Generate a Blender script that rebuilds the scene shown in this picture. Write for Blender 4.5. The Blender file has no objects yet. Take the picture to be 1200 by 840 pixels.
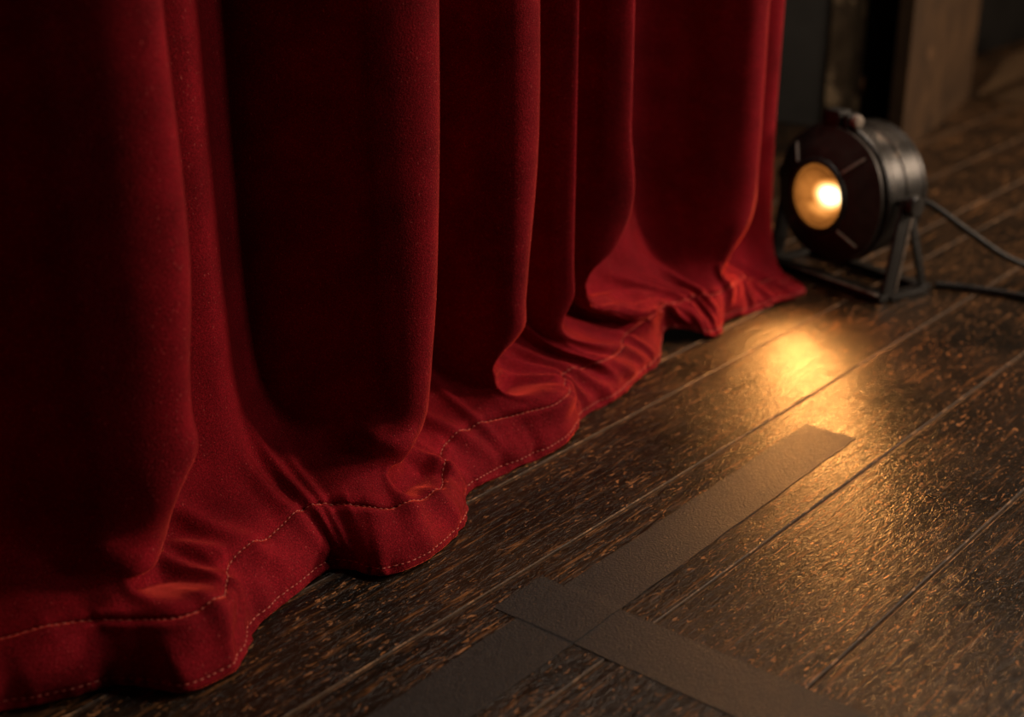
import bpy, bmesh, math, random
import numpy as np
from mathutils import Vector, Matrix

random.seed(7)
rng = np.random.default_rng(11)
C = bpy.context.scene.collection
SC = bpy.context.scene

# ------------------------------------------------------------------ helpers
def link(o, parent=None):
    C.objects.link(o)
    if parent is not None:
        o.parent = parent
    return o

def obj(name, bm, mat=None, parent=None, smooth=True, auto=None):
    me = bpy.data.meshes.new(name)
    bmesh.ops.recalc_face_normals(bm, faces=bm.faces[:])
    bm.to_mesh(me); bm.free()
    if smooth:
        for p in me.polygons: p.use_smooth = True
    if auto is not None:
        me.set_sharp_from_angle(angle=math.radians(auto))
    for m in (mat if isinstance(mat, (list, tuple)) else [mat]):
        if m: me.materials.append(m)
    return link(bpy.data.objects.new(name, me), parent)

def mesh_np(name, verts, faces, mat, parent=None, smooth=True):
    me = bpy.data.meshes.new(name)
    me.from_pydata([tuple(v) for v in verts], [], [tuple(f) for f in faces])
    me.update()
    if smooth:
        me.polygons.foreach_set('use_smooth', np.ones(len(me.polygons), bool))
    me.materials.append(mat)
    return link(bpy.data.objects.new(name, me), parent)

def tag(o, label, cat, group=None):
    o['label'] = label; o['category'] = cat
    if group: o['group'] = group
    return o

def empty(name, loc=(0, 0, 0), rz=0):
    o = bpy.data.objects.new(name, None); C.objects.link(o)
    o.location = loc; o.rotation_euler = (0, 0, rz); o.empty_display_size = .05
    return o

def struct(o):
    o['kind'] = 'structure'; return o

def box(bm, x0, x1, y0, y1, z0, z1, bev=0.0, seg=2):
    r = bmesh.ops.create_cube(bm, size=1)
    vs = r['verts']
    for v in vs:
        v.co = Vector((x0 + (v.co.x + .5) * (x1 - x0), y0 + (v.co.y + .5) * (y1 - y0), z0 + (v.co.z + .5) * (z1 - z0)))
    if bev > 0:
        es = list({e for v in vs for e in v.link_edges})
        bmesh.ops.bevel(bm, geom=es, offset=bev, segments=seg, affect='EDGES', profile=.6)

def bar(bm, a, b, w, t, up=(0, 0, 1), bev=.0015):
    """flat bar from a to b: w across, t thick (t along 'up')"""
    a, b = Vector(a), Vector(b)
    d = (b - a); L = d.length; d.normalize()
    u = Vector(up); s = d.cross(u).normalized(); u = s.cross(d).normalized()
    t2 = bmesh.new(); box(t2, -w / 2, w / 2, 0, L, -t / 2, t / 2, bev)
    M = Matrix((s, d, u)).transposed().to_4x4(); M.translation = a
    t2.transform(M)
    me = bpy.data.meshes.new('t'); t2.to_mesh(me); t2.free(); bm.from_mesh(me); bpy.data.meshes.remove(me)

def lathe(bm, prof, seg=64, M=None, closed=False, fn=None):
    """revolve (r, y) about local -Y axis; returns nothing"""
    rings = []
    for (r, y) in prof:
        ring = []
        for k in range(seg):
            a = 2 * math.pi * k / seg
            rr = fn(r, y, a) if fn else r
            p = Vector((rr * math.cos(a), y, rr * math.sin(a)))
            ring.append(bm.verts.new(M @ p if M else p))
        rings.append(ring)
    n = len(rings)
    for i in range(n if closed else n - 1):
        A, B = rings[i], rings[(i + 1) % n]
        for k in range(seg):
            bm.faces.new((A[k], A[(k + 1) % seg], B[(k + 1) % seg], B[k]))
    return rings

def cap(bm, ring):
    bm.faces.new(ring)

def tube(bm, pts, r, seg=12, sub=8):
    P = catmull(np.array(pts, float), sub)
    prev = None; rings = []
    up = Vector((0, 0, 1))
    for i in range(len(P)):
        t = Vector(P[min(i + 1, len(P) - 1)] - P[max(i - 1, 0)]).normalized()
        s = t.cross(up)
        if s.length < 1e-4: s = Vector((1, 0, 0))
        s.normalize(); n = s.cross(t)
        rings.append([bm.verts.new(Vector(P[i]) + r * (math.cos(2 * math.pi * k / seg) * s + math.sin(2 * math.pi * k / seg) * n)) for k in range(seg)])
    for A, B in zip(rings, rings[1:]):
        for k in range(seg):
            bm.faces.new((A[k], A[(k + 1) % seg], B[(k + 1) % seg], B[k]))
    bm.faces.new(rings[0]); bm.faces.new(rings[-1])

def catmull(P, sub):
    out = []
    n = len(P)
    for i in range(n - 1):
        p0, p1, p2, p3 = P[max(i - 1, 0)], P[i], P[i + 1], P[min(i + 2, n - 1)]
        for k in range(sub):
            t = k / sub
            out.append(.5 * (2 * p1 + (p2 - p0) * t + (2 * p0 - 5 * p1 + 4 * p2 - p3) * t * t + (3 * p1 - p0 - 3 * p2 + p3) * t ** 3))
    out.append(P[-1])
    return np.array(out)

def interp_nu(T, Y, t):
    """non-uniform cubic Hermite (finite-difference tangents) along axis 0"""
    T = np.asarray(T, float); Y = np.asarray(Y, float)
    sh = (-1,) + (1,) * (Y.ndim - 1)
    h = np.diff(T).reshape(sh); d = np.diff(Y, axis=0) / h
    m = np.empty_like(Y); m[0] = d[0]; m[-1] = d[-1]
    m[1:-1] = (d[:-1] * h[1:] + d[1:] * h[:-1]) / (h[1:] + h[:-1])
    i = np.clip(np.searchsorted(T, t, side='right') - 1, 0, len(T) - 2)
    hh = (T[i + 1] - T[i]).reshape(sh); s = ((t - T[i]) / (T[i + 1] - T[i])).reshape(sh)
    return ((2 * s ** 3 - 3 * s ** 2 + 1) * Y[i] + (s ** 3 - 2 * s ** 2 + s) * hh * m[i]
            + (-2 * s ** 3 + 3 * s ** 2) * Y[i + 1] + (s ** 3 - s ** 2) * hh * m[i + 1])

# ------------------------------------------------------------------ materials
class NT:
    def __init__(s, name):
        s.m = bpy.data.materials.new(name); s.m.use_nodes = True
        s.t = s.m.node_tree; s.b = s.t.nodes['Principled BSDF']; s.out = s.t.nodes['Material Output']
    def n(s, typ, **kw):
        q = s.t.nodes.new(typ)
        for k, v in kw.items():
            if k in q.inputs.keys(): q.inputs[k].default_value = v
            else: setattr(q, k, v)
        return q
    def l(s, a, b): s.t.links.new(a, b)
    def coords(s, scale=(1, 1, 1)):
        tc = s.n('ShaderNodeTexCoord'); mp = s.n('ShaderNodeMapping'); mp.inputs['Scale'].default_value = scale
        s.l(tc.outputs['Object'], mp.inputs['Vector']); return mp.outputs['Vector']
    def noise(s, scale, detail=4, rough=.55, vec=None, dist=0):
        q = s.n('ShaderNodeTexNoise'); q.inputs['Scale'].default_value = scale
        q.inputs['Detail'].default_value = detail; q.inputs['Roughness'].default_value = rough; q.inputs['Distortion'].default_value = dist
        if vec is not None: s.l(vec, q.inputs['Vector'])
        return q.outputs['Fac']
    def ramp(s, fac, stops, interp='LINEAR'):
        q = s.n('ShaderNodeValToRGB'); e = q.color_ramp.elements; q.color_ramp.interpolation = interp
        while len(e) < len(stops): e.new(.5)
        for i, (p, c) in enumerate(stops):
            e[i].position = p; e[i].color = (c, c, c, 1) if not isinstance(c, tuple) else (*c, 1)
        s.l(fac, q.inputs['Fac']); return q.outputs['Color']
    def mix(s, fac, a, b, mode='MIX'):
        q = s.n('ShaderNodeMix', data_type='RGBA', blend_type=mode)
        for sock, v in ((0, fac), (6, a), (7, b)):
            if hasattr(v, 'is_output'): s.l(v, q.inputs[sock])
            else: q.inputs[sock].default_value = v if sock == 0 else (*v, 1)
        return q.outputs[2]
    def math(s, op, a, b=0.0):
        q = s.n('ShaderNodeMath', operation=op)
        for i, v in enumerate((a, b)):
            if hasattr(v, 'is_output'): s.l(v, q.inputs[i])
            else: q.inputs[i].default_value = v
        return q.outputs[0]
    def bump(s, h, strength, dist, prev=None):
        q = s.n('ShaderNodeBump'); q.inputs['Strength'].default_value = strength; q.inputs['Distance'].default_value = dist
        s.l(h, q.inputs['Height'])
        if prev is not None: s.l(prev, q.inputs['Normal'])
        s.l(q.outputs['Normal'], s.b.inputs['Normal']); return q.outputs['Normal']
    def set(s, **kw):
        for k, v in kw.items():
            k = k.replace('_', ' ')
            sock = s.b.inputs[k]
            if hasattr(v, 'is_output'): s.l(v, sock)
            else: sock.default_value = (*v, 1) if isinstance(v, tuple) and len(v) == 3 else v
        return s.m

def mat_velvet(name, base=(.22, .005, .012)):
    s = NT(name); v = s.coords()
    n1 = s.noise(16, 4, .6, v); n2 = s.noise(430, 2, .6, v); n3 = s.noise(820, 2, .7, v); n4 = s.noise(620, 1, .5, s.coords((1, 1, .45)))
    c = s.mix(s.ramp(n1, [(.3, 0.0), (.7, 1.0)]), tuple(x * .7 for x in base), tuple(x * 1.2 for x in base))
    # the pile: tufts lying different ways, and specks of lint
    c = s.mix(1.0, c, s.ramp(n3, [(.30, .42), (.52, .95), (.72, 1.9)]), 'MULTIPLY')
    c = s.mix(s.ramp(n4, [(.71, 0.0), (.77, .65)]), c, (.68, .13, .115))
    s.set(Base_Color=c, Roughness=.92, Specular_IOR_Level=.10, Sheen_Weight=1.0, Sheen_Roughness=.24, Sheen_Tint=(1.45, .16, .105))
    b1 = s.bump(n2, .5, .0014)
    s.bump(n3, .6, .0008, b1)
    return s.m

def mat_plain(name, col, rough=.6, metal=0.0, nscale=40, namp=.25, bump=.0, spec=.5, wear=None, bscale=300):
    s = NT(name); v = s.coords()
    n = s.noise(nscale, 5, .6, v)
    c = s.mix(s.ramp(n, [(.3, 0.0), (.7, 1.0)]), tuple(x * (1 - namp) for x in col), tuple(x * (1 + namp) for x in col))
    if wear:
        w = s.noise(wear[1], 6, .65, v)
        c = s.mix(s.ramp(w, [(wear[2], 0.0), (wear[2] + .06, 1.0)]), c, wear[0])
    s.set(Base_Color=c, Roughness=s.ramp(n, [(.25, rough * .8), (.8, min(1, rough * 1.2))]), Metallic=metal, Specular_IOR_Level=spec)
    if bump: s.bump(s.noise(bscale, 4, .6, v), 1.0, bump)
    return s.m

def mat_floor():
    s = NT('worn_stage_paint')
    vo = s.coords((1, 1, 1)); vg = s.coords((26, 2.2, 20)); vf = s.coords((150, 9, 60))
    grain = s.noise(1, 6, .65, vg, 1.2)
    fine = s.noise(1, 5, .7, vf, .6)
    patch = s.noise(7, 5, .6, vo)
    spots = s.noise(1, 4, .6, s.coords((240, 84, 100)), .9)
    vor = s.n('ShaderNodeTexVoronoi', feature='DISTANCE_TO_EDGE'); s.l(s.coords((70, 34, 50)), vor.inputs['Vector']); vor.inputs['Scale'].default_value = 1.6
    # coat of black paint, rubbed through to brown along the grain, chipped to bare wood
    base = s.mix(s.ramp(grain, [(.36, 0.0), (.68, 1.0)]), (.0045, .0034, .0024), (.014, .0082, .0040))
    base = s.mix(s.ramp(patch, [(.42, 0.0), (.68, .75)]), base, (.030, .0145, .0055))
    rub = s.math('MULTIPLY', s.ramp(fine, [(.565, 0.0), (.68, 1.0)]), s.ramp(patch, [(.30, .30), (.65, 1.0)]))
    base = s.mix(rub, base, (.24, .105, .034))
    scr = s.math('MULTIPLY', s.ramp(s.noise(1, 3, .6, s.coords((320, 24, 100)), .5), [(.63, 0.0), (.67, 1.0)]), s.ramp(s.noise(9, 3, .6, vo), [(.42, 0.0), (.6, 1.0)]))
    base = s.mix(scr, base, (.36, .17, .07))
    chip = s.math('MULTIPLY', s.ramp(spots, [(.622, 0.0), (.652, 1.0)]), s.ramp(s.noise(4.5, 4, .6, vo), [(.34, .2), (.6, 1.0)]))
    base = s.mix(chip, base, (.50, .23, .085))
    s.set(Base_Color=base, Roughness=s.ramp(patch, [(.3, .27), (.7, .38)]), Specular_IOR_Level=.25)
    h = s.math('ADD', s.math('MULTIPLY', fine, .9), s.math('MULTIPLY', grain, .7))
    b = s.bump(h, .8, .0011)
    h2 = s.noise(1, 3, .55, s.coords((190, 62, 100)), 2.0)
    b = s.bump(h2, .8, .0012, b)
    s.bump(chip, -.6, .0008, b)
    return s.m

M_velvet = mat_velvet('red_velvet')
M_hem = mat_velvet('red_velvet_hem', (.22, .006, .013))
M_thread = mat_plain('pink_thread', (.55, .12, .09), .7, nscale=200)
M_floor = mat_floor()
M_gap = mat_plain('dusty_seam', (.050, .034, .022), .9, nscale=60, namp=.7, bump=.002, bscale=120, spec=.1)
M_lip = mat_plain('worn_board_edge', (.060, .032, .014), .6, nscale=35, namp=.9, bump=.001, bscale=150, wear=((.34, .18, .08), 38, .54))
M_tape = mat_plain('matte_black_tape', (.030, .028, .0275), .5, nscale=120, namp=.15, bump=.0007, bscale=420, spec=.22)
M_metal = mat_plain('worn_black_metal', (.015, .013, .011), .36, .3, 60, .3, .0004, wear=((.10, .075, .055), 30, .63), bscale=500)
M_hood = mat_plain('hood_enamel', (.020, .016, .013), .5, .0, 60, .3, .0003, .3, bscale=400)
M_dark = mat_plain('black_enamel', (.010, .009, .008), .5, 0, 60, .3, .0003, .3, bscale=400)
M_edge = mat_plain('steel_and_edge_highlight', (.22, .18, .145), .5, .1, 80, .3)  # bolt steel; ribs and base edge carry their lit brightness in this colour
M_rubber = mat_plain('black_rubber', (.010, .009, .008), .55, 0, 90, .2, .0003, .25)
M_wall_dark = mat_plain('charcoal_canvas', (.105, .092, .076), .9, 0, 6, .25, .001, .2)
M_wall_brown = mat_plain('brown_flat_paint', (.046, .024, .0095), .85, 0, 9, .4, .001, .2, wear=((.10, .052, .022), 7, .60))
M_post = mat_plain('chipped_post_wood', (.17, .11, .06), .75, 0, 20, .45, .001, .3, wear=((.75, .50, .27), 9, .57))
M_black = mat_plain('gap_and_wall_black', (.008, .007, .006), .95, 0, 10, .2, 0, .1)  # side wall black; also painted darkness for the backstage gap
M_step = mat_plain('step_wood', (.12, .066, .028), .7, 0, 14, .3, .001, .3)

# ------------------------------------------------------------------ floor: one boarded stage floor
def build_floor():
    bm = bmesh.new()
    xs = [-3.2, -2.95, -2.80, -2.64, -2.49, -2.34, -2.18, -2.03, -1.87, -1.71, -1.56, -1.41, -1.26, -1.112, -.966, -.8925, -.755, -.603, -.446, -.29, -.13, .03, .18, .34, .5]
    g = .0012
    for a, b in zip(xs, xs[1:]):
        dz = random.uniform(-.0003, .0002)
        box(bm, a + g, b - g, -.6, 6.5, -.022, dz, .0018, 2)
    bm.normal_update()
    for f in bm.faces: f.material_index = 2 if (f.normal.z > .05 and f.normal.z < .999) else 0
    n0 = len(bm.faces)
    r = bmesh.ops.create_grid(bm, x_segments=1, y_segments=1, size=.5)
    for v in r['verts']:
        v.co = Vector((-3.2 + (v.co.x + .5) * 3.7, -.6 + (v.co.y + .5) * 7.1, -.0008))
    for v in r['verts']:
        for f in v.link_faces: f.material_index = 1
    o = obj('floor', bm, [M_floor, M_gap, M_lip], smooth=False)
    return struct(o)
build_floor()

# ------------------------------------------------------------------ floor tape
def build_tapes():
    th = .0006
    # cross strip: runs across the boards
    def strip(name, P, Q, w, zfn, n, label):
        P, Q = np.array(P), np.array(Q); d = (Q - P); L = np.linalg.norm(d); d /= L; s = np.array([d[1], -d[0]])
        ts = np.unique(np.concatenate([np.linspace(0, L, n), *[np.linspace(t - .02, t + .02, 81) for t in zfn[1]]]))
        bm = bmesh.new(); rows = []
        for t in ts:
            z = zfn[0](t)
            row = []
            for k, (o, zz) in enumerate(((-w / 2, 0), (-w / 2 + .0006, 0), (-w / 4, 0), (0, 0), (w / 4, 0), (w / 2 - .0006, 0), (w / 2, 0))):
                jit = (.0004 * math.sin(t * 90 + o * 40) + .0003 * math.sin(t * 37)) if abs(o) == w / 2 else 0
                p = P + d * t + s * (o + jit)
                row.append(bm.verts.new((p[0], p[1], z + zz)))
            rows.append(row)
        for A, B in zip(rows, rows[1:]):
            for k in range(6): bm.faces.new((A[k], A[k + 1], B[k + 1], B[k]))
        ob = obj(name, bm, M_tape, smooth=False)
        m = ob.modifiers.new('thickness', 'SOLIDIFY'); m.thickness = .0003; m.offset = 1
        return tag(ob, label, 'tape', None)
    # cross strip centre y = .8748, width .0735
    strip('floor_tape', (-.7345, .8738), (-.20, .879), .0735, (lambda t: .0004, []), 20,
          'short end of matte black tape laid across the floorboards under the long strip')
    # long strip from in front of the frame to (-.683,1.395)
    y0 = .30
    y1c, y2c = .8748 - .0367, .8748 + .0367
    def z(t):
        y = y0 + t
        k = 1 / (1 + math.exp(-(y - y1c) / .0005)) if abs(y - y1c) < .02 else float(y > y1c)
        q = 1 / (1 + math.exp((y - y2c) / .003)) if abs(y - y2c) < .05 else float(y < y2c)
        return .0004 + .0006 * k * q
    strip('floor_tape', (-.664, y0), (-.683, 1.3955), .066, (z, [y1c - y0, y2c - y0]), 60,
          'long strip of matte black tape running along the floorboards toward the lit lamp')
build_tapes()

# ------------------------------------------------------------------ curtain
# each column: hanging position (x, y), hem position (x, y), hem lift
# order runs from the near end (outside the frame) to the free end beside the lamp
COL = [
 # tag      hang x   y      hem x   y     lift
 ('',      -1.06, -.12,   -.96, -.10, 0),
 ('',       -.94, -.02,   -.87, -.05, 0),
 ('',       -.93,  .06,   -.86,  .03, 0),
 ('',      -1.02,  .11,   -.93,  .10, 0),
 ('',      -1.07,  .17,   -.95,  .16, 0),
 ('',      -1.01,  .22,   -.92,  .20, 0),
 ('',       -.94,  .29,   -.87,  .26, 0),
 ('c0',     -.93,  .365,  -.87,  .33, 0),
 ('',       -.99,  .395,  -.93,  .39, 0),
 ('v1',    -1.085, .44,   -.945, .44, 0),
 ('',      -1.065, .495,  -.925, .475, 0),
 ('',      -1.005, .540,  -.900, .535, 0),
 ('',       -.955, .585,  -.875, .552, 0),
 ('s1',     -.930, .632,  -.843, .570, 0),
 ('c1',     -.930, .665,  -.838, .605, 0),
 ('g1',     -.985, .690,  -.848, .638, 0),
 ('',      -1.030, .718,  -.874, .668, 0),
 ('v2',    -1.028, .765,  -.889, .722, 0),
 ('',      -1.058, .815,  -.900, .786, 0),
 ('',      -1.066, .852,  -.886, .798, 0),
 ('',      -1.010, .890,  -.862, .804, 0),
 ('',       -.955, .915,  -.848, .818, 0),
 ('s2',     -.928, .950,  -.842, .860, 0),
 ('c2',     -.930, .985,  -.852, .915, 0),
 ('g2',     -.985, 1.005, -.872, .955, 0),
 ('',      -1.050, 1.030, -.905, 1.000, 0),
 ('v3',    -1.075, 1.062, -.905, 1.050, 0),
 ('',      -1.040, 1.082, -.902, 1.085, 0),
 ('',       -.985, 1.105, -.899, 1.120, 0),
 ('s3',     -.952, 1.132, -.898, 1.155, .002),
 ('c3',     -.950, 1.160, -.908, 1.190, .006),
 ('g3',     -.995, 1.178, -.925, 1.215, 0),
 ('v4',    -1.060, 1.203, -.932, 1.250, 0),
 ('',      -1.040, 1.228, -.931, 1.290, 0),
 ('s4',     -.995, 1.250, -.934, 1.328, 0),
 ('c4',     -.980, 1.271, -.944, 1.370, 0),
 ('g4',    -1.020, 1.285, -.953, 1.405, 0),
 ('v5',    -1.075, 1.305, -.958, 1.432, 0),
 ('',      -1.050, 1.328, -.966, 1.452, .002),
 ('s5',     -.997, 1.358, -.980, 1.475, .010),
 ('c5',     -.980, 1.381, -.992, 1.500, .016),
 ('g5',    -1.030, 1.402, -.990, 1.522, .018),
 ('v6',    -1.068, 1.432, -.978, 1.545, .012),
 ('',      -1.078, 1.500, -.967, 1.562, .003),
 ('',      -1.102, 1.572, -.960, 1.574, 0),
 ('',      -1.060, 1.610, -.962, 1.588, 0),
 ('',      -1.010, 1.640, -.970, 1.605, 0),
 ('s6',     -.983, 1.668, -.978, 1.622, .002),
 ('c6',     -.980, 1.690, -.978, 1.645, .004),
 ('g6',    -1.025, 1.705, -.972, 1.680, 0),
 ('v7',    -1.075, 1.728, -.968, 1.712, 0),
 ('',      -1.068, 1.775, -.962, 1.745, .004),
 ('c7',    -1.035, 1.825, -.955, 1.785, .002),
 ('e7',    -1.036, 1.838, -.955, 1.822, 0),
 ('',      -1.070, 1.846, -.985, 1.845, 0),
]
IDX = {c[0]: i for i, c in enumerate(COL) if c[0]}
#        level:  name-> (v cloth coordinate, z, blend from hang to hem)
#        v, z, blend of a valley column, blend of a crest column
LEV = [(2.40, 2.34, 0, 0), (.62, .56, 0, 0), (.40, .335, 0, 0), (.27, .205, .02, 0), (.235, .172, .04, .005), (.20, .140, .09, .02), (.145, .092, .27, .12), (.105, .066, .50, .34), (.072, .050, .74, .66), (.036, .026, .93, .92), (.0, .002, 1.0, 1.0)]
VL = [l[0] for l in LEV]
def build_net():
    n = len(COL)
    H = np.array([[c[1], c[2]] for c in COL]); B = np.array([[c[3], c[4]] for c in COL]); lift = np.array([c[5] for c in COL])
    N = np.zeros((len(LEV), n, 3))
    cr = np.clip((H[:, 0] + 1.08) / .11, 0, 1)
    for k, (v, z, bv, bc) in enumerate(LEV):
        b = (bv * (1 - cr) + bc * cr)[:, None]
        N[k, :, :2] = H * (1 - b) + B * b
        N[k, :, 2] = z + lift * np.clip(1 - v / .09, 0, 1)
    # the free end lies lower: the cloth there is spread on the boards
    wl = np.interp(np.arange(n), [IDX['g6'], IDX['c7'], n], [0, 1, 1])
    for k, f in ((5, .25), (6, .50), (7, .62), (8, .68), (9, .6)): N[k, :, 2] *= 1 - f * wl
    for k, f in ((7, .10), (8, .12), (9, .05)): N[k, :, :2] = N[k, :, :2] * (1 - f * wl[:, None]) + H * f * wl[:, None]
    # gentle swing of the folds as they hang
    sway = np.array([0.004 * math.sin(i * 1.7) for i in range(n)])
    for k in range(3): N[k, :, 1] += sway * (.6, 1, .5)[k]
    # the breaks: the fold's front tucks back and sideways above the hem
    def brk(c, k, dx, dy, dz, half=1.6):
        k = k + 1 if k >= 4 else int(k + .6)      # 3.5 names the row between the third and fourth
        i0 = IDX[c] if isinstance(c, str) else c
        for i in range(n):
            w = max(0, 1 - abs(i - i0) / (half + 1)); w = w * w * (3 - 2 * w)
            N[k, i] += np.array([dx, dy, dz]) * w
    brk('c1', 3, 0, -.005, 0, 2); brk('c1', 3.5, .002, -.012, 0, 2); brk('g1', 3, -.004, -.012, 0, 1); brk('g1', 4, -.012, -.020, 0, 1); brk('c1', 4, .004, -.020, 0, 2); brk('c1', 5, -.030, -.030, -.004, 1.7); brk('c1', 6, -.052, -.030, -.010, 1.8); brk('c1', 7, .004, -.004, .004, 2)
    brk('c2', 2, 0, -.004, 0, 2); brk('c2', 3, 0, -.012, 0, 2); brk('c2', 3.5, .001, -.018, 0, 2); brk('c2', 4, .002, -.024, -.002, 2); brk('c2', 5, -.012, -.024, -.004, 1.7); brk('c2', 6, -.040, -.034, -.010, 1.8); brk('c2', 7, -.006, -.012, -.008, 2)
    brk('c3', 3, 0, -.014, 0, 2); brk('c3', 3.5, 0, -.018, 0, 2); brk('c3', 4, -.004, -.016, 0); brk('c3', 5, -.034, -.045, 0, 1.5); brk('c3', 6, -.036, -.030, 0, 1.6); brk('c3', 7, .008, 0, .006, 2)
    brk('c4', 5, -.010, -.02, 0); 
    brk('c5', 3, 0, -.003, 0, 2); brk('c5', 3.5, -.006, -.024, 0, 2); brk('c5', 4, -.020, -.050, .006, 1.6); brk('c5', 5, -.020, -.050, .006, 2); brk('c5', 6, .010, 0, .012, 2.5); brk('c5', 7, .012, 0, .012, 2.5)
    brk('c6', 4, .0, -.012, 0); brk('c6', 5, -.016, -.030, 0, 1.4); brk('c6', 6, -.020, -.022, 0, 1.5); brk('c6', 7, -.004, 0, .004, 1.5)
    return N
NET = build_net()

def smooth_noise(u, per, seed):
    r = np.random.default_rng(seed); t = u / per
    k = r.normal(size=int(t.max()) + 6)
    i = np.floor(t).astype(int); f = t - i; f = f * f * (3 - 2 * f)
    return k[i] * (1 - f) + k[i + 1] * f

def build_curtain():
    n = len(COL)
    # column parameter: mean chord over the rows
    ch = np.mean([np.linalg.norm(np.diff(NET[k], axis=0), axis=1) for k in (2, 6, 9)], axis=0)
    T = np.concatenate([[0], np.cumsum(ch)])
    us = np.arange(0, T[-1], .0036); us[-1] = T[-1]
    vs = np.concatenate([np.arange(0, .16, .0028), np.arange(.16, .34, .005), np.arange(.34, .72, .012), np.linspace(.72, 2.4, 24)])
    vs[np.argmin(abs(vs - .0728))] = .072
    G = interp_nu(T, NET.transpose(1, 0, 2), us)                  # (nu, lev, 3)
    G = interp_nu(VL[::-1], G.transpose(1, 0, 2)[::-1], vs)        # (nv, nu, 3)
    nv, nu = len(vs), len(us)
    def normals(G):
        du = np.gradient(G, axis=1); dv = np.gradient(G, axis=0)
        nn = np.cross(du, dv); nn /= np.linalg.norm(nn, axis=2, keepdims=True) + 1e-9
        return nn
    NN = normals(G)
    if NN[nv // 2, :, 0].mean() < 0: NN = -NN
    U, V = np.meshgrid(us, vs)
    D = np.zeros_like(U)
    # soft drape irregularity
    for per, seed, a in ((.11, 3, .0035), (.05, 4, .0016)):
        base = smooth_noise(us + .0, per, seed); base2 = smooth_noise(us, per, seed + 50)
        w = np.clip(V / .35, 0, 1)
        D += a * (base[None] * w + base2[None] * (1 - w)) * np.exp(-np.clip(V - .1, 0, None) * 1.2)
    # gathers that run out of the breaks into the hem: ridges between two (column, v) points
    def ridge(c0, v0, c1, v1, amp, wid):
        a = np.array([np.interp(c0, range(n), T), v0]); b = np.array([np.interp(c1, range(n), T), v1])
        d = b - a; L2 = d @ d
        t = np.clip(((U - a[0]) * d[0] + (V - a[1]) * d[1]) / L2, 0, 1)
        dist = np.hypot(U - a[0] - t * d[0], V - a[1] - t * d[1])
        fade = np.clip(np.minimum(t, 1 - t) / .25, 0, 1); fade = .35 + .65 * fade
        return amp * fade * (np.exp(-(dist / wid) ** 2) - .35 * np.exp(-(dist / (2.2 * wid)) ** 2))
    I = IDX
    for r in [
        (I['c1'] + .3, .125, I['g1'] + .8, .020, .006, .010), (I['c1'] + .6, .115, I['v2'] - .3, .060, .005, .008), (I['g1'], .16, I['v2'] + .1, .04, .006, .010),
        (I['v2'] + .2, .15, I['v2'] + .9, .03, .006, .011), (I['v2'] + .8, .17, I['v2'] + 1.6, .03, .007, .010), (I['v2'] + 1.6, .14, I['v2'] + 2.1, .02, .004, .008),
        (I['s1'] - .5, .06, I['s1'] - .1, .01, .003, .010), (I['c1'] - .2, .08, I['c1'] + .2, .015, .003, .010),
        (I['c2'] + .2, .125, I['g2'] + .6, .020, .006, .010), (I['c2'] + .6, .12, I['g2'] + .3, .055, .005, .008), (I['g2'] + .5, .17, I['v3'] - .1, .03, .006, .010), (I['v3'], .15, I['v3'] + .4, .02, .004, .009),
        (I['s2'] - .4, .08, I['s2'], .015, .004, .012), (I['s2'] + .5, .09, I['c2'] + .1, .015, .004, .010),
        (I['c3'] + .2, .14, I['g3'] + .4, .03, .006, .009), (I['g3'], .16, I['v4'], .03, .007, .011), (I['v4'] - .2, .13, I['v4'] + .9, .03, .008, .012), (I['v4'] + .6, .17, I['s4'], .04, .008, .012),
        (I['s4'] - .2, .11, I['c4'] - .1, .02, .007, .010), (I['c4'], .12, I['g4'], .03, .006, .011), (I['g4'] + .2, .15, I['v5'], .03, .006, .010),
        (I['c5'] + .2, .17, I['v6'] - .3, .03, .009, .011), (I['c5'] + .2, .155, I['v6'] + .3, .10, .008, .010), (I['v6'], .17, I['v6'] + 1, .06, .008, .012), (I['v6'] + .5, .15, I['v6'] + 2.2, .03, .008, .010), (I['v6'] + 1.4, .16, I['v6'] + 3, .05, .007, .011),
        (I['s6'] - .6, .13, I['c6'] - .3, .03, .006, .008), (I['c6'] + .3, .14, I['g6'] + .6, .02, .008, .009), (I['g6'], .13, I['v7'], .03, .008, .010), (I['v7'] - .2, .11, I['v7'] + .8, .02, .007, .010), (I['v7'] + .8, .12, I['c7'], .02, .006, .009),
        (I['s1'] - 1.5, .16, I['c1'] - .4, .115, .006, .022), (I['s2'] - 1.6, .145, I['c2'] - .4, .125, .010, .020),
    ]:
        D += 1.5 * ridge(*r)
    # sharp creases where the falling cloth doubles over the hem
    def crease(c, c0, v0, c1, v1, amp, wid):
        a = np.array([np.interp(I[c] + c0, range(n), T), v0]); b = np.array([np.interp(I[c] + c1, range(n), T), v1])
        d = b - a; t = np.clip(((U - a[0]) * d[0] + (V - a[1]) * d[1]) / (d @ d), 0, 1)
        dist = np.hypot(U - a[0] - t * d[0], V - a[1] - t * d[1])
        return -amp * np.clip(1.2 - t, .2, 1) * np.exp(-dist / wid) + .35 * amp * np.exp(-((dist - 2.2 * wid) / wid) ** 2) * (1 - .6 * t)
    D += crease('c1', -.9, .108, .9, .088, .016, .011) + crease('c2', -.9, .092, .9, .084, .016, .010)
    D += crease('c3', -.8, .112, .8, .100, .013, .010) + crease('c5', -.7, .120, 1.2, .110, .013, .010)
    # seam and edge stitching pull the pile in, puckering the cloth between
    def g(c, w): return np.exp(-((V - c) / w) ** 2)
    puck = smooth_noise(us, .011, 21)[None]; puck2 = smooth_noise(us, .019, 22)[None]; puck3 = smooth_noise(us, .0075, 23)[None]
    D += -.0019 * g(.072, .0034) + .0010 * g(.066, .004) + .0008 * g(.079, .004) + .0010 * puck * g(.072, .012)
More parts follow.
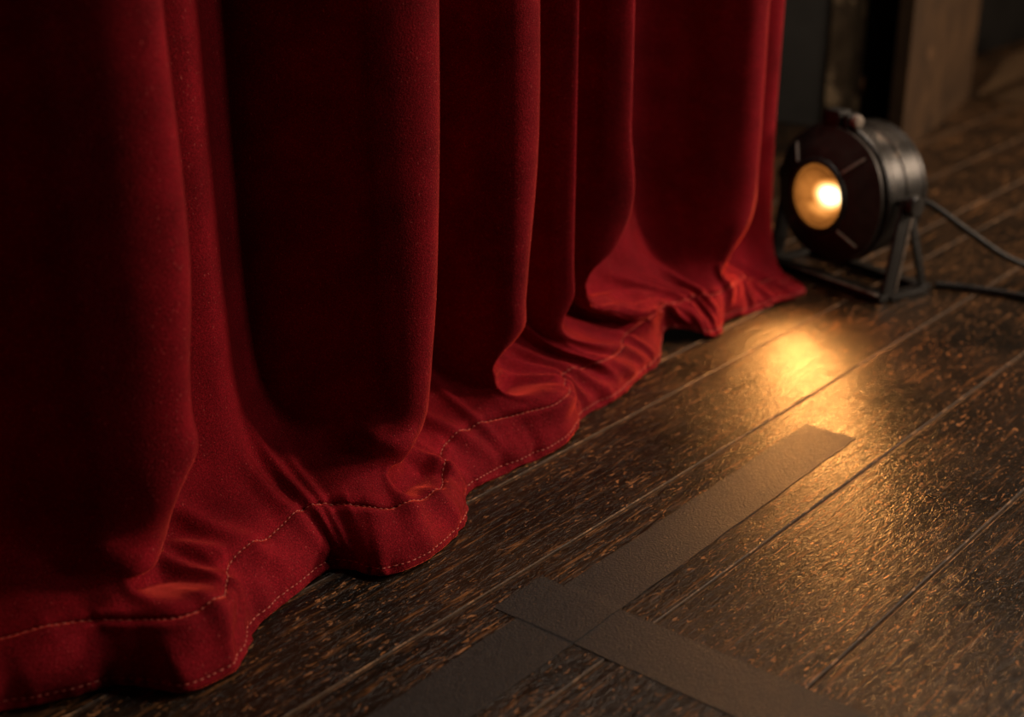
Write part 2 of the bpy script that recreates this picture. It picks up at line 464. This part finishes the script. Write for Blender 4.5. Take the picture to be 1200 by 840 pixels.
    D += -.0012 * g(.0105, .0026) + .0010 * puck3 * g(.004, .006) + .0006 * puck3 * g(.0105, .008)
    D += .0020 * puck2 * np.clip(1 - V / .075, 0, 1) * np.clip(V / .012, 0, 1)
    P = G + NN * D[..., None]
    P[..., 2] = np.maximum(P[..., 2], .0022)
    NN = normals(P)
    if NN[nv // 2, :, 0].mean() < 0: NN = -NN
    return us, vs, P, NN

US, VS, CP, CN = build_curtain()
def curtain_objects():
    root = empty('stage_curtain', (-.95, .9, 0))
    inv = np.array(root.location)
    tag(root, 'heavy red velvet stage curtain hanging in deep folds with its hem pooled on the boards', 'curtain')
    nu = len(US); k0 = int(np.argmin(abs(VS - .072)))
    def part(name, r0, r1, mat, th):
        P = CP[r0:r1 + 1] - inv
        nr = r1 - r0 + 1
        i = np.arange(nr - 1)[:, None] * nu + np.arange(nu - 1)[None]
        F = np.stack([i, i + 1, i + nu + 1, i + nu], -1).reshape(-1, 4)
        ob = mesh_np(name, P.reshape(-1, 3), F, mat, root)
        # thickness goes to the back of the cloth
        m = ob.modifiers.new('cloth_thickness', 'SOLIDIFY'); m.thickness = th; m.offset = -1
        return ob
    part('drape', k0, len(VS) - 1, M_velvet, .0035)
    part('hem_band', 0, k0, M_hem, .0045)
    # stitching: rows of short thread dashes lying in the grooves
    def dashes(name, v, L, gap, r, lift):
        k = int(np.argmin(abs(VS - v)))
        row = CP[k] + CN[k] * lift - inv
        s = np.concatenate([[0], np.cumsum(np.linalg.norm(np.diff(row, axis=0), axis=1))])
        verts = []; faces = []
        t = .01
        while t < s[-1] - .01:
            LL = L * random.uniform(.75, 1.15)
            cen = [np.array([np.interp(q, s, row[:, a]) for a in range(3)]) for q in np.linspace(t, t + LL, 4)]
            nrm = np.array([np.interp(t + LL / 2, s, CN[k][:, a]) for a in range(3)]); nrm /= np.linalg.norm(nrm)
            tan = cen[-1] - cen[0]; tan /= np.linalg.norm(tan) + 1e-9; side = np.cross(nrm, tan)
            b0 = len(verts)
            for j, c in enumerate(cen):
                rr = r * (.55 if j in (0, 3) else 1); dip = -.0006 if j in (0, 3) else 0
                for q in range(6):
                    a = 2 * math.pi * q / 6
                    verts.append(c + nrm * (dip + rr * math.sin(a)) + side * rr * math.cos(a))
            for j in range(3):
                for q in range(6):
                    faces.append((b0 + j * 6 + q, b0 + j * 6 + (q + 1) % 6, b0 + (j + 1) * 6 + (q + 1) % 6, b0 + (j + 1) * 6 + q))
            t += LL + gap * random.uniform(.8, 1.3)
        ob = mesh_np(name, verts, faces, M_thread, root)
        ob['label'] = 'pale pink running stitch'
        return ob
    dashes('hem_seam_stitching', .072, .0045, .0022, .00055, .0004)
    dashes('edge_stitching', .0105, .0048, .0024, .00062, .0005)
curtain_objects()

# ------------------------------------------------------------------ the lamp
def build_lamp():
    AZ = math.atan2(.25, .968)             # lens looks along local -Y, turned toward the curtain
    root = empty('stage_spotlight', (-.962, 1.891, 0), -AZ)
    tag(root, 'round black metal stage lamp with a glowing amber lens on the boards beside the curtain', 'lamp')
    zc = .1445
    T = Matrix.Translation((0, 0, zc))
    # housing drum with rolled bands, back dome
    bm = bmesh.new()
    prof = [(.098, .0), (.102, .004), (.1025, .050), (.1045, .052), (.1045, .057), (.1025, .059), (.101, .090), (.1025, .092), (.1025, .096), (.099, .098), (.093, .110), (.080, .122), (.060, .131), (.034, .136), (.012, .138)]
    rg = lathe(bm, prof, 96, T); cap(bm, rg[-1]); cap(bm, rg[0])
    obj('housing', bm, M_metal, root, auto=35)
    # hood: four broad flattened panels running from the lens ring out to the rim
    bm = bmesh.new()
    def four(r, y, a):
        k = max(0, min(1, (r - .056) / .03)); q = math.cos(4 * a)
        return r * (1 + .012 * k * -q)
    rg = lathe(bm, [(.102, .004), (.1045, .0), (.1045, -.006), (.101, -.008), (.096, -.010), (.080, -.020), (.066, -.0285), (.0585, -.031), (.0575, -.028)], 128, T, fn=four)
    hood = obj('hood', bm, M_hood, root, auto=40)
    for k in range(4):
        a = math.radians(45 + 90 * k)
        b2 = bmesh.new()
        p = lambda r, y: Vector((r * math.cos(a), y, zc + r * math.sin(a)))
        bar(b2, p(.063, -.0315), p(.0965, -.0115), .0035, .004, up=(0, -1, 0), bev=.001)
        rb = obj('rib', b2, M_edge, hood)  # paler than the hood: the lit ridge is put into its colour
        rb['label'] = 'metal rib, its lit brightness put into the colour'
    # lens ring
    bm = bmesh.new()
    lathe(bm, [(.0492, -.026), (.0502, -.035), (.0535, -.037), (.0580, -.035), (.0595, -.031), (.058, -.025), (.0492, -.024)], 96, T, closed=True)
    obj('lens_ring', bm, M_dark, root, auto=50)
    # lens: domed frosted glass lit from inside by an off-centre bulb
    bm = bmesh.new()
    R = .0494
    rg = lathe(bm, [(R * math.sin(t), -.0295 - .009 * math.cos(t)) for t in np.linspace(math.pi / 2, .02, 20)], 96, T)
    cap(bm, rg[-1])
    lens = obj('lens', bm, None, root)
    lens['label'] = 'glowing amber glass lens'
    s = NT('lit_amber_glass')
    tc = s.n('ShaderNodeTexCoord')
    def dist(cx, cz, sx, sz):
        mp = s.n('ShaderNodeMapping'); mp.vector_type = 'POINT'
        mp.inputs['Location'].default_value = (-cx / sx, 0, -cz / sz); mp.inputs['Scale'].default_value = (1 / sx, 0, 1 / sz)
        s.l(tc.outputs['Object'], mp.inputs['Vector'])
        q = s.n('ShaderNodeVectorMath', operation='LENGTH'); s.l(mp.outputs['Vector'], q.inputs[0]); return q.outputs['Value']
    hot = s.ramp(dist(.030, zc + .008, .036, .026), [(0, 1.0), (.45, .75), (.75, .22), (1, 0.0)])
    hot2 = s.ramp(dist(.016, zc - .016, .034, .014), [(0, .5), (.6, .25), (1, 0.0)])
    rim = s.ramp(dist(0, zc, R, R), [(0, .40), (.55, .30), (.84, .20), (.88, .09), (.91, .22), (1, .26)])
    nz = s.ramp(s.noise(38, 3, .5, s.coords((1, 1, 1.6))), [(.3, .7), (.7, 1.2)])
    e = s.math('ADD', s.math('MULTIPLY', rim, nz), s.math('ADD', s.math('MULTIPLY', hot, 3.2), s.math('MULTIPLY', hot2, 1.1)))
    colr = s.ramp(s.math('MULTIPLY', e, .33), [(0, (1, .30, .045)), (.25, (1, .37, .075)), (.6, (1, .58, .22)), (1, (1, .80, .50))])
    s.set(Base_Color=(.02, .01, .004), Roughness=.25, Specular_IOR_Level=.15, Emission_Color=colr, Emission_Strength=s.math('MULTIPLY', e, LENS_GAIN))
    lens.data.materials.append(s.m)
    # clamp band hoop round the rim with lugs and bolt on top
    bm = bmesh.new()
    lathe(bm, [(.1055, .004), (.1085, .004), (.1095, .006), (.1095, .018), (.1085, .020), (.1055, .020)], 96, T, closed=True)
    band = obj('clamp_band', bm, M_metal, root, auto=40)
    bm = bmesh.new()
    box(bm, -.026, .006, -.004, .024, zc + .098, zc + .127, .004)
    obj('lug', bm, M_dark, band, auto=40)
    bm = bmesh.new()
    box(bm, .012, .021, -.002, .024, zc + .100, zc + .124, .003)
    obj('lug', bm, M_dark, band, auto=40)
    bm = bmesh.new()
    Mb = Matrix.Translation((0, .011, zc + .116)) @ Matrix.Rotation(math.radians(90), 4, 'Z')
    rg = lathe(bm, [(.0045, -.012), (.0045, -.022), (.0090, -.023), (.0100, -.026), (.0100, -.031), (.0085, -.034), (.004, -.035)], 24, Matrix.Translation((-.0, .011, zc + .114)) @ Matrix.Rotation(math.radians(90), 4, 'Z'))
    cap(bm, rg[-1])
    b = obj('bolt', bm, M_edge, band, auto=40); b['label'] = 'shiny bolt head'
    # yoke: a rectangular floor frame with an A-shaped leg plate up to each pivot
    bm = bmesh.new()
    W = .118
    box(bm, -W - .006, W + .006, -.012, .012, .001, .013, .002)
    box(bm, -W - .006, W + .006, .086, .106, .001, .011, .002)
    for sx in (-1, 1):
        box(bm, sx * W - .011, sx * W + .011, .010, .090, .001, .010, .002)
    base = obj('base_frame', bm, M_dark, root, auto=40)
    bm = bmesh.new(); bar(bm, (-W, -.0125, .0135), (W, -.0125, .0135), .0035, .0025, bev=.0006)  # pale strip stands for the highlight along the bar's edge
    e = obj('edge_strip', bm, M_edge, base, auto=40); e['label'] = 'painted highlight along the front bar edge'
    for sx in (-1, 1):
        x = sx * W
        bm = bmesh.new()
        bar(bm, (x, .012, .008), (x, .036, zc + .004), .030, .006, up=(1, 0, 0))
        bar(bm, (x, .092, .008), (x, .040, zc + .002), .014, .006, up=(1, 0, 0))
        bar(bm, (x, .037, zc - .016), (x, .037, zc + .014), .026, .007, up=(1, 0, 0), bev=.003)
        leg = obj('yoke_leg', bm, M_dark, root, auto=40)
        bm = bmesh.new(); bar(bm, (x + sx * .003, .024, .012), (x + sx * .003, .046, zc - .01), .0025, .0035, up=(1, 0, 0), bev=.0006)  # thin pale strip on the outside of the leg plate
        q = obj('edge_strip', bm, M_edge, leg, auto=40); q['label'] = 'painted highlight along the front bar edge'
        bm = bmesh.new()
        Mk = Matrix.Translation((x, .037, zc + .002)) @ Matrix.Rotation(math.radians(90 * sx), 4, 'Z')
        rg = lathe(bm, [(.006, .020), (.006, -.003), (.015, -.004), (.0165, -.007), (.0165, -.016), (.014, -.019), (.006, -.020)], 32, Mk)
        cap(bm, rg[-1]); cap(bm, rg[0])
        obj('pivot_knob', bm, M_metal, root, auto=40)
    # mains cord from behind the right pivot, drooping to the boards
    Ri = root.matrix_basis.inverted()
    bm = bmesh.new()
    pts = [(-.893, 1.958, .140), (-.868, 1.962, .140), (-.835, 1.975, .130), (-.785, 2.012, .088), (-.735, 2.06, .044), (-.68, 2.12, .016), (-.60, 2.20, .0062), (-.48, 2.27, .0062), (-.30, 2.30, .0062), (-.1, 2.28, .0062)]
    tube(bm, [Ri @ Vector(p) for p in pts], .0052, 12, 8)
    obj('power_cord', bm, M_rubber, root)
    return root, zc, AZ
LENS_GAIN = 1.35
LAMP, ZC, AZ = build_lamp()

bm = bmesh.new()
tube(bm, [(-.815, 1.976, .0062), (-.795, 1.985, .0062), (-.765, 1.995, .0062), (-.72, 2.005, .0062), (-.66, 2.012, .0062), (-.55, 2.03, .0062), (-.40, 2.06, .0062), (-.2, 2.05, .0062)], .0055, 12, 8)
tag(obj('cable', bm, M_rubber), 'black cable lying flat on the boards behind the lamp foot', 'cable')

# ------------------------------------------------------------------ backstage
def wall(name, x0, x1, y0, y1, z0, z1, mat, bev=.003):
    bm = bmesh.new(); box(bm, x0, x1, y0, y1, z0, z1, bev)
    return struct(obj(name, bm, mat, smooth=False))
wall('wall_left', -2.40, -1.487, 2.87, 2.91, .001, 2.6, M_wall_dark)
wall('trim_1', -1.487, -1.436, 2.85, 2.92, .001, 2.6, M_post)
def flat(name, a, b, th, mat):
    a, b = Vector(a), Vector(b); d = (b - a).normalized(); nrm = Vector((-d.y, d.x))
    bm = bmesh.new()
    vs = [bm.verts.new((p.x, p.y, .001)) for p in (a, b, b + nrm * th, a + nrm * th)]
    fc = bm.faces.new(vs)
    r = bmesh.ops.extrude_face_region(bm, geom=[fc])
    for v in r['geom']:
        if isinstance(v, bmesh.types.BMVert): v.co.z = 2.6
    return struct(obj(name, bm, mat, smooth=False))
flat('wall_right', (-1.232, 2.715), (-1.394, 3.452), .03, M_wall_brown)
wall('gap_dark_sheet_1', -1.435, -1.318, 2.93, 2.955, .001, 2.6, M_black)  # black sheet standing for the darkness inside the opening
wall('wall_back', -3.2, .5, 4.6, 4.66, .001, 2.8, M_wall_dark)
wall('wall_side', -2.0, -1.64, 3.55, 4.59, .001, 2.6, M_black)

# wooden ramp at the back
def ramp():
    r = empty('wooden_ramp', (-1.36, 3.45, 0), .27)
    tag(r, 'low brown wooden ramp half seen in the shadows at the back of the stage', 'ramp')
    def wedge(z0, z1, x0, x1, y0, y1, dz):
        bm = bmesh.new(); vs = []
        for y in (y0, y1):
            vs.append([bm.verts.new(p) for p in ((x0, y, z0 - dz), (x1, y, z1 - dz), (x1, y, z1), (x0, y, z0))] if dz else
                      [bm.verts.new(p) for p in ((x0, y, .001), (x1, y, .001), (x1, y, z1), (x0, y, z0))])
        A, B = vs
        bm.faces.new(A); bm.faces.new(B)
        for k in range(4): bm.faces.new((A[k], A[(k + 1) % 4], B[(k + 1) % 4], B[k]))
        return bm
    obj('side_panel', wedge(.004, .330, 0, .55, 0, .5, 0), M_step, r, smooth=False)
    obj('deck', wedge(.018, .344, -.005, .56, -.012, .512, .012), M_step, r, smooth=False)
ramp()

# ------------------------------------------------------------------ light
def look(o, d):
    o.rotation_euler = Vector(d).to_track_quat('-Z', 'Y').to_euler()

n = Vector((-math.sin(AZ), -math.cos(AZ), 0))
sp = bpy.data.lights.new('lamp_beam', 'SPOT'); sp.energy = 12.5; sp.color = (1, .39, .09); sp.spot_size = math.radians(108); sp.spot_blend = 1.0; sp.shadow_soft_size = .042
o = bpy.data.objects.new('lamp_beam', sp); C.objects.link(o)
o.location = Vector((-.962, 1.891, ZC)) + n * .047 + Vector((-n.y, n.x, 0)) * .030; look(o, Vector((.50, -.82, -.28)))

def area(name, loc, target, size, power, col, sy=None):
    L = bpy.data.lights.new(name, 'AREA'); L.energy = power; L.color = col; L.size = size
    if sy: L.shape = 'RECTANGLE'; L.size_y = sy
    q = bpy.data.objects.new(name, L); C.objects.link(q); q.location = loc; look(q, Vector(target) - Vector(loc)); return q
area('wing_light', (1.2, 3.9, 1.35), (-.95, 1.2, .2), .35, 76, (1, .74, .53))
area('house_light', (1.5, 2.85, 1.35), (-.95, .9, .2), .3, 15, (1, .82, .66))
area('backstage_light', (-.7, 2.2, 2.3), (-1.5, 3.1, .2), .4, 18, (1, .88, .76))

area('added_rim_light', (-.50, 3.9, 3.3), (-.95, 1.4, .3), .25, 34, (1, .70, .48))  # added rim light for the fold crests, set high to spare the floor
fl = bpy.data.lights.new('added_hood_fill', 'SPOT'); fl.energy = 75; fl.color = (1, .80, .62); fl.spot_size = math.radians(13); fl.spot_blend = .9; fl.shadow_soft_size = .06  # added narrow fill on hood and curtain end, no known source
o = bpy.data.objects.new('added_hood_fill', fl); C.objects.link(o)
o.location = (1.5, 1.25, 1.5); look(o, Vector((-.84, 1.97, .16)) - o.location)

w = bpy.data.worlds.new('dark_house'); SC.world = w; w.use_nodes = True
w.node_tree.nodes['Background'].inputs['Color'].default_value = (.9, .75, .6, 1)
w.node_tree.nodes['Background'].inputs['Strength'].default_value = .002

# ------------------------------------------------------------------ camera
f, pitch, yaw = 1616.0, math.radians(21.911), math.radians(40.354)
cam = bpy.data.cameras.new('camera'); co = bpy.data.objects.new('camera', cam); C.objects.link(co)
cam.sensor_width = 36; cam.lens = f / 1200 * 36; cam.clip_start = .02
co.location = (0, 0, .7)
co.rotation_euler = (math.pi / 2 - pitch, 0, yaw)
cam.dof.use_dof = True; cam.dof.focus_distance = 1.39; cam.dof.aperture_fstop = 2.8
SC.camera = co

SC.cycles.use_denoising = True
SC.cycles.max_bounces = 6
SC.cycles.sample_clamp_indirect = 4
SC.view_settings.view_transform = 'Standard'; SC.view_settings.look = 'None'
SC.view_settings.gamma = 1; SC.view_settings.exposure = 0; SC.view_settings.use_curve_mapping = False
